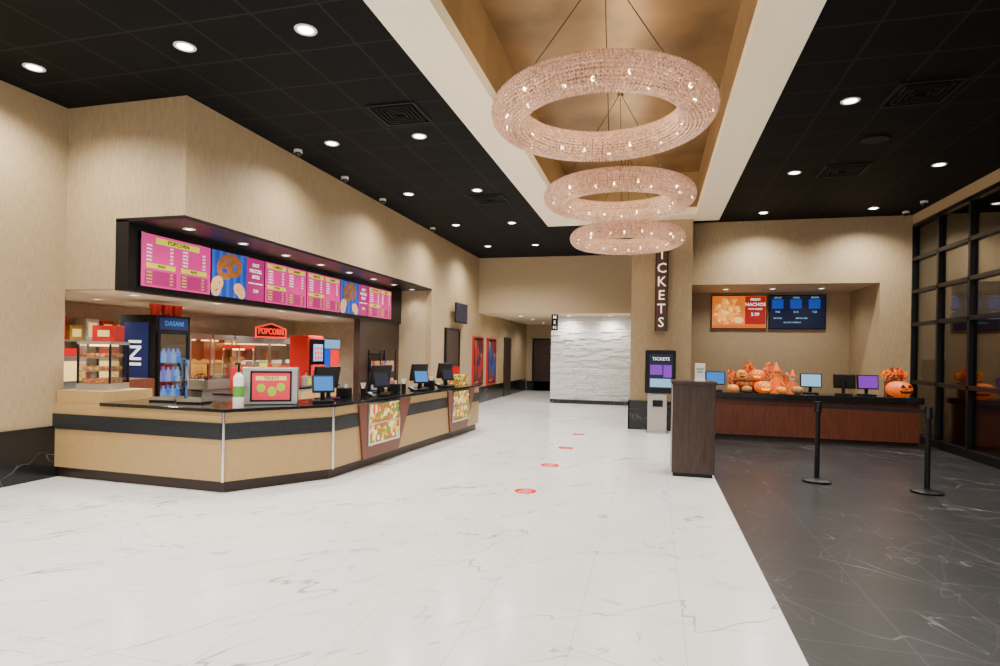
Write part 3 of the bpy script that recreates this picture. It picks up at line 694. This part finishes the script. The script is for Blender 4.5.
for k,(x,y) in enumerate(((-5.3,5.85),(-5.75,5.9))):
    e=root('counter_tray',(x,y,.93),.1,'black countertop tray on the granite worktop','tray','counter trays')
    mk('tray_base',[('b',-.16,.16,-.1,.1,0,.02)],'black',e); mks('tray_lip',[('b',-.16,.16,-.1,-.09,.02,.06),('b',-.16,.16,.09,.1,.02,.06)],'steel',e)

# ------------------------------------------------------------ wall items left
tv=root('wall_television',(-5.2,15.3,2.65),PI/2+.0,'small black television on a wall bracket','television',flat=True)
mk('housing',[('b',-.5,.5,-.27,.27,.06,.1)],'blackg',tv); mk('display',[('b',-.47,.47,-.24,.24,.1,.103)],'navy',tv); mk('bracket',[('b',-.1,.1,-.1,.1,-.05,.06)],'black',tv)
for y,m,lab in ((17.3,'poster1','red'),(18.85,'poster2','blue')):
    e=root('film_poster',(-5.25,y,1.3),PI/2,'backlit %s film poster in a narrow red frame'%lab,'poster',None,flat=True)
    mk('frame',[('b',-.54,.54,-.76,.76,0,.05)],'red',e); mk('inner_border',[('b',-.49,.49,-.72,.72,.05,.053)],'black',e); mk('poster_print',[('b',-.43,.43,-.66,.66,.053,.057)],m,e)
rs=root('restroom_sign',(-2.95,17.9,2.55),0,'small black hanging sign with white lettering','sign',flat=True)
mk('board',[('b',-.1,.1,-.25,.25,-.02,.02)],'black',rs); text('lettering',[('M',.14,0,.16,'CENTER'),('E',.14,0,0,'CENTER'),('N',.14,0,-.16,'CENTER')],'wtxt',rs,.022)
for y in (6.63,8.28,9.87,11.64):
    e=root('floor_sticker',(-1.4,y,0),0,'round red social-distancing sticker on white marble floor','floor sticker','floor stickers')
    mk('disc',[('c',0,0,0,.002,.13)],'sticker',e)
    text('lettering',[('STAY',.05,0,.075,'CENTER'),('6 FEET',.05,0,0,'CENTER'),('APART',.05,0,-.07,'CENTER')],'white',e,.003,ext=.0005)

# ------------------------------------------------------------ pillar: sign + kiosk
ts=root('tickets_sign',(.15,12.79,3.13),0,'tall slim vertical blade sign with lit TICKETS letters','sign',flat=True)
mk('board',[('b',-.12,.12,-1.02,1.0,-.1,.06)],'signb',ts,bevel=.01)
mk('edge_trim',[('b',-.128,-.12,-1.03,1.01,-.1,.065),('b',.12,.128,-1.03,1.01,-.1,.065)],'black',ts)
text('lettering',[(c,.29,0,.86-.285*i,'CENTER') for i,c in enumerate('TICKETS')],'stxt',ts,.066,ext=.01,bold=0)
kk=root('ticket_kiosk',(.13,12.5,0),.0,'grey self-service ticket kiosk with black screen housing','kiosk')
mk('pedestal',[('b',-.22,.16,-.15,.2,0,.82)],'grey',kk,bevel=.02)
mk('foot_plate',[('b',-.25,.2,-.18,.22,0,.03)],'steel',kk)
mk('ticket_slot',[('b',-.12,.08,-.165,-.15,.55,.68)],'black',kk)
mk('housing',[('b',-.28,.32,-.18,.12,.82,1.7)],'black',kk,bevel=.02)
mk('display',[('b',-.2,.26,-.19,-.18,.92,1.62)],'navy',kk)
mks('display_picture',[('b',-.18,.06,-.193,-.19,1.2,1.4),('b',.08,.24,-.193,-.19,1.15,1.4)],'purple',kk)
mk('display_banner',[('b',-.18,.24,-.193,-.19,.95,1.12)],'lblue',kk)
text('lettering',[('TICKETS',.09,0,0,'CENTER')],'wtxt',kk,0,(.03,-.194,1.52),(PI/2,0,0))
pd=root('podium',(.53,8.32,0),.0,'tall walnut host podium with slim top','podium')
mk('body',[('b',-.27,.27,-.24,.26,.05,1.22)],'podw',pd,bevel=.004)
mk('plinth',[('b',-.25,.25,-.22,.24,0,.05)],'black',pd)
mk('top',[('b',-.285,.285,-.26,.28,1.22,1.26)],'podw',pd,bevel=.004)
mk('side_strip',[('b',-.275,-.268,-.24,-.2,.05,1.2)],'grey',pd)
lt=root('sign_holder',(.62,8.35,1.26),.1,'small white paper sign in an upright holder on the podium','sign')
mk('foot',[('b',-.07,.07,-.04,.04,0,.01)],'white',lt); mk('sheet',[('b',-.065,.065,-.004,.004,.01,.24)],'white',lt)
text('lettering',[('PLEASE',.03,0,.04,'CENTER'),('WAIT',.03,0,0,'CENTER')],'dtxt',lt,0,(0,-.005,.12),(PI/2,0,0))
st=root('stanchion',(2.07,8.34,0),0,'black retractable-belt stanchion post on a round base','stanchion','stanchions')
mk('base',[('c',0,0,0,.025,.17),('c',0,0,.025,.03,.16,.05)],'black',st,smooth=True)
mk('post',[('c',0,0,.04,.86,.03)],'black',st,smooth=True)
mk('belt_head',[('c',0,0,.9,.12,.042),('c',0,0,1.02,.015,.036)],'blackg',st,smooth=True)
clone(st,(3.21,8.1,0))
dx,dy=3.21-2.07,8.1-8.34; L=math.hypot(dx,dy)
mk('belt',[('b',.04,L-.045,-.0015,.0015,.955,1.0)],'black',st,rot=(0,0,math.atan2(dy,dx)),label='black retractable belt stretched to the next post')

# ------------------------------------------------------------ ticket counter
tk=root('ticket_counter',(0,0,0),0,'mahogany ticket counter front with dark base','counter')
mk('front_panel',[('b',.85,4.7,12.2,12.75,.08,.79)],'redwood',tk)
mk('kick_base',[('b',.85,4.7,12.25,12.75,0,.08)],'kick',tk)
mk('ticket_worktop',[('b',.8,4.75,12.12,12.82,.79,.9)],'granite',label='black granite worktop on the ticket counter',cat='worktop',bevel=.01)
def tscreen(x0,x1,bg):
    e=root('menu_screen',((x0+x1)/2,15.25,2.68),0,'wall-mounted digital menu screen above the ticket counter','screen','ticket menu screens',flat=True)
    w=(x1-x0)/2
    mk('housing',[('b',-w+.01,w-.01,-.41,.41,-.05,.03)],'blackg',e); mk('display',[('b',-w+.03,w-.03,-.39,.39,.03,.034)],bg,e)
    return e
e=tscreen(1.36,2.64,'nachod')
mk('red_block',[('b',.14,.6,-.3,.38,.034,.036)],'nred',e)
random.seed(8)
mk('chips_picture',[('p',[(a,b),(a+.15*math.cos(r),b+.15*math.sin(r)),(a+.15*math.cos(r+1.05),b+.15*math.sin(r+1.05))],.036,.0405+.0004*i) for i,(a,b,r) in enumerate([(-.24+random.uniform(-.2,.2),.02+random.uniform(-.2,.2),random.uniform(0,6)) for _ in range(34)])],'nacho',e,kind='stuff')
mk('chip_highlight',[('p',[(a,b),(a+.1*math.cos(r),b+.1*math.sin(r)),(a+.1*math.cos(r+1.05),b+.1*math.sin(r+1.05))],.05,.0545+.0003*i) for i,(a,b,r) in enumerate([(-.24+random.uniform(-.24,.22),.0+random.uniform(-.22,.22),random.uniform(0,6)) for _ in range(14)])],'cheese',e,kind='stuff')
mk('dip_picture',[('s',.0,-.2,.06,.11,.08,.004)],'cheese',e)
mk('footer_strip',[('b',-.6,.6,-.39,-.31,.034,.037)],'ostrip',e)
text('lettering',[('FRESH',.08,.37,.3,'CENTER'),('NACHOS',.11,.37,.18,'CENTER'),('WITH CHEESE',.05,.37,.07,'CENTER'),('5.99',.11,.37,-.06,'CENTER')],'wtxt',e,.037)
e=tscreen(2.66,3.92,'navy')
mks('picture_tile',[('b',-.55+.4*i,-.3+.4*i,.08,.3,.034,.036) for i in range(3)],'blue',e)
its=[(s,.05,-.42+.4*i,.34,'CENTER') for i,s in enumerate(('ADULT','CHILD','SENIOR'))]+[('%d.%d5'%(9-i,i),.06,-.42+.4*i,0,'CENTER') for i in range(3)]+[('MATINEE',.045,-.42,-.15,'CENTER'),('BEFORE 4PM',.045,.1,-.15,'CENTER'),('ALL DAY TUESDAY',.045,-.1,-.25,'CENTER')]
text('lettering',its,'lblue',e,.037)
for x,y,r,s in ((1.22,12.5,.1,'cyan'),(2.98,12.55,-.05,'lblue'),(3.55,12.5,2.6,'black'),(3.93,12.45,.15,'purple')):
    pos((x,y,.9),r,s,'ticket counter monitors',.38,.27,'black monitor with lit screen on the ticket counter','monitor',.12,.26)
def pumpkin(loc,r,rot=0,face=True,mat='orange',label=None,group='pumpkins',tall=1.):
    e=root('pumpkin',loc,rot,label or 'orange carved pumpkin with a jagged face on the ticket counter','pumpkin',group)
    bm=bmesh.new(); q=bmesh.ops.create_uvsphere(bm,u_segments=48,v_segments=16,radius=1)
    for v in q['verts']:
        a=math.atan2(v.co.y,v.co.x); k=1-.12*(1-abs(math.cos(a*5))); h=math.hypot(v.co.x,v.co.y)
        v.co=Vector((v.co.x*k*r,v.co.y*k*r,((v.co.z*.78-(.12*(1-h) if v.co.z>0 else -.1*(1-h)))*r+.68*r)*tall))
    me=bpy.data.meshes.new('shell'); bm.to_mesh(me); bm.free(); me.materials.append(M[mat]); me.shade_smooth()
    o=bpy.data.objects.new('shell',me); COL.objects.link(o); o.parent=e
    mk('stem',[('c',0,0,1.28*r*tall,.3*r,.12*r,.08*r)],'stem',e,smooth=True)
    if face:
        y=-.97*r
        P=[[(-.45,.85),(-.12,.85),(-.28,1.1)],[(.12,.85),(.45,.85),(.28,1.1)],[(-.08,.68),(.08,.68),(0,.8)],[(-.5,.62),(-.35,.35),(-.2,.42),(-.05,.32),(.1,.42),(.25,.34),(.38,.38),(.5,.62),(.3,.5),(.15,.58),(0,.48),(-.15,.58),(-.3,.5)]]
        for nm,pl in zip(('carved_eye','carved_eye','carved_nose','carved_mouth'),P):
            mk(nm,[('p',[(a*r,b*r*tall) for a,b in pl],-.03*r,.16*r)],'glow' if r<.2 and mat=='orange' else 'carve',e,loc=(0,y+.1*r,0),rot=(PI/2,0,0))
    return e
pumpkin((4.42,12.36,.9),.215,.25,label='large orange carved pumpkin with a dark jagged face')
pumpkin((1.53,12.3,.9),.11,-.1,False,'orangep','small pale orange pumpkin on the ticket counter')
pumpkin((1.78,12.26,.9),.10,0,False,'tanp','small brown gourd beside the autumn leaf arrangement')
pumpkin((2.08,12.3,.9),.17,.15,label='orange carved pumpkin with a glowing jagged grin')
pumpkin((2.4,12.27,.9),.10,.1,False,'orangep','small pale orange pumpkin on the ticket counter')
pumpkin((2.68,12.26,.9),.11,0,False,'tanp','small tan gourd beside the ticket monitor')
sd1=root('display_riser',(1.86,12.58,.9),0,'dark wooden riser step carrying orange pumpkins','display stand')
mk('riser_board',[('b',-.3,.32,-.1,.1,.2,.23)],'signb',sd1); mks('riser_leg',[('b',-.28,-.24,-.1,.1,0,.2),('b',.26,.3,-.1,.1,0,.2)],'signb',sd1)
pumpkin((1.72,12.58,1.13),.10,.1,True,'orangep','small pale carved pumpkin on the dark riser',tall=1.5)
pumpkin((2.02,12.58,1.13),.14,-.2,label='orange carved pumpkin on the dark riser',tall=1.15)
def figure(loc,label,m1,m2,s=1.):
    e=root('harvest_figurine',loc,.1,label,'figurine','harvest figurines')
    mk('body_cone',[('c',0,0,0,.24*s,.09*s,.04*s)],m1,e,smooth=True)
    h=mk('head',[('s',0,0,.29*s,.065*s,.06*s,.06*s)],m2,e,smooth=True)
    mks('eye',[('s',x*s,-.058*s,.3*s,.01*s,.008*s,.012*s) for x in (-.022,.022)],'carve',h)
    mk('hat',[('c',0,0,.33*s,.012*s,.09*s),('c',0,0,.34*s,.12*s,.05*s,.012*s)],'orange',e,smooth=True)
    mks('arm',[('l',(.05*s*a,0,.2*s),(.12*s*a,-.03*s,.1*s),.018*s) for a in (-1,1)],m1,e)
figure((2.36,12.56,.9),'orange harvest figurine with an orange pointed hat','orange','orangep',1.3)
figure((2.66,12.58,.9),'small orange harvest figurine with an orange pointed hat','ostrip','cupw',1.0)
def leaves(loc,w,h,n,label,z0=.03,sz=.045,irr=0.):
    ar=root('autumn_arrangement',loc,0,label,'flower arrangement','autumn arrangements')
    bm=bmesh.new()
    for i in range(n):
        a=random.uniform(-1,1); x=a*w; top=h*(1-.3*a*a-irr*(.5+.5*math.sin(a*9+1))); z=random.uniform(z0,top); y=random.uniform(-.03,.03)
        s=random.uniform(sz*.7,sz*1.3); R=Euler((random.uniform(0,6),random.uniform(0,6),random.uniform(0,6))).to_matrix()
        vs=[bm.verts.new(Vector((x,y,z))+R@Vector(p)*s) for p in ((-1,0,0),(-.3,-.6,.1),(1,0,0),(-.3,.6,.1))]
        bm.faces.new(vs)
    me=bpy.data.meshes.new('leaves'); bm.to_mesh(me); bm.free(); me.materials.append(M['leaf'])
    o=bpy.data.objects.new('leaves',me); COL.objects.link(o); o.parent=ar; o['kind']='stuff'
    mk('basket',[('b',-w*.6,w*.6,-.03,.03,0,.12)],'brownp',ar)
    return ar
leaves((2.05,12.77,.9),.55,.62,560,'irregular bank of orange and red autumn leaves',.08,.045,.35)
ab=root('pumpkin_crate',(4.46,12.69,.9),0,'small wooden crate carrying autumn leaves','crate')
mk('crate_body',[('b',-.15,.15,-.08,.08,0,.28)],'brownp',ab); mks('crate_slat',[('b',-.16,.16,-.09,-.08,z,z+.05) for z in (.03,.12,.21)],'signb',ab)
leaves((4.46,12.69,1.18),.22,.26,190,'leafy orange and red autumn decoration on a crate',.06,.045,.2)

# ------------------------------------------------------------ world, camera
w=bpy.data.worlds.new('world'); SC.world=w; w.use_nodes=True
bg=w.node_tree.nodes['Background']; bg.inputs[0].default_value=(1,.98,.95,1); bg.inputs[1].default_value=.85
f=585; th=math.atan(153/585); ph=math.radians(1.0)
F=Vector((-math.sin(th),math.cos(th),0)); R=Vector((math.cos(th),math.sin(th),0)); U=Vector((0,0,1))
cR=R*math.cos(ph)+U*math.sin(ph); cU=U*math.cos(ph)-R*math.sin(ph)
cam=bpy.data.cameras.new('camera'); co=bpy.data.objects.new('camera',cam); COL.objects.link(co)
mw=Matrix.Identity(4)
for i in range(3): mw[i][0]=cR[i]; mw[i][1]=cU[i]; mw[i][2]=-F[i]
mw[2][3]=1.6
co.matrix_world=mw
cam.sensor_width=36; cam.lens=f*36/1000; cam.shift_y=.0193; cam.clip_end=100; cam.clip_start=.05
SC.camera=co
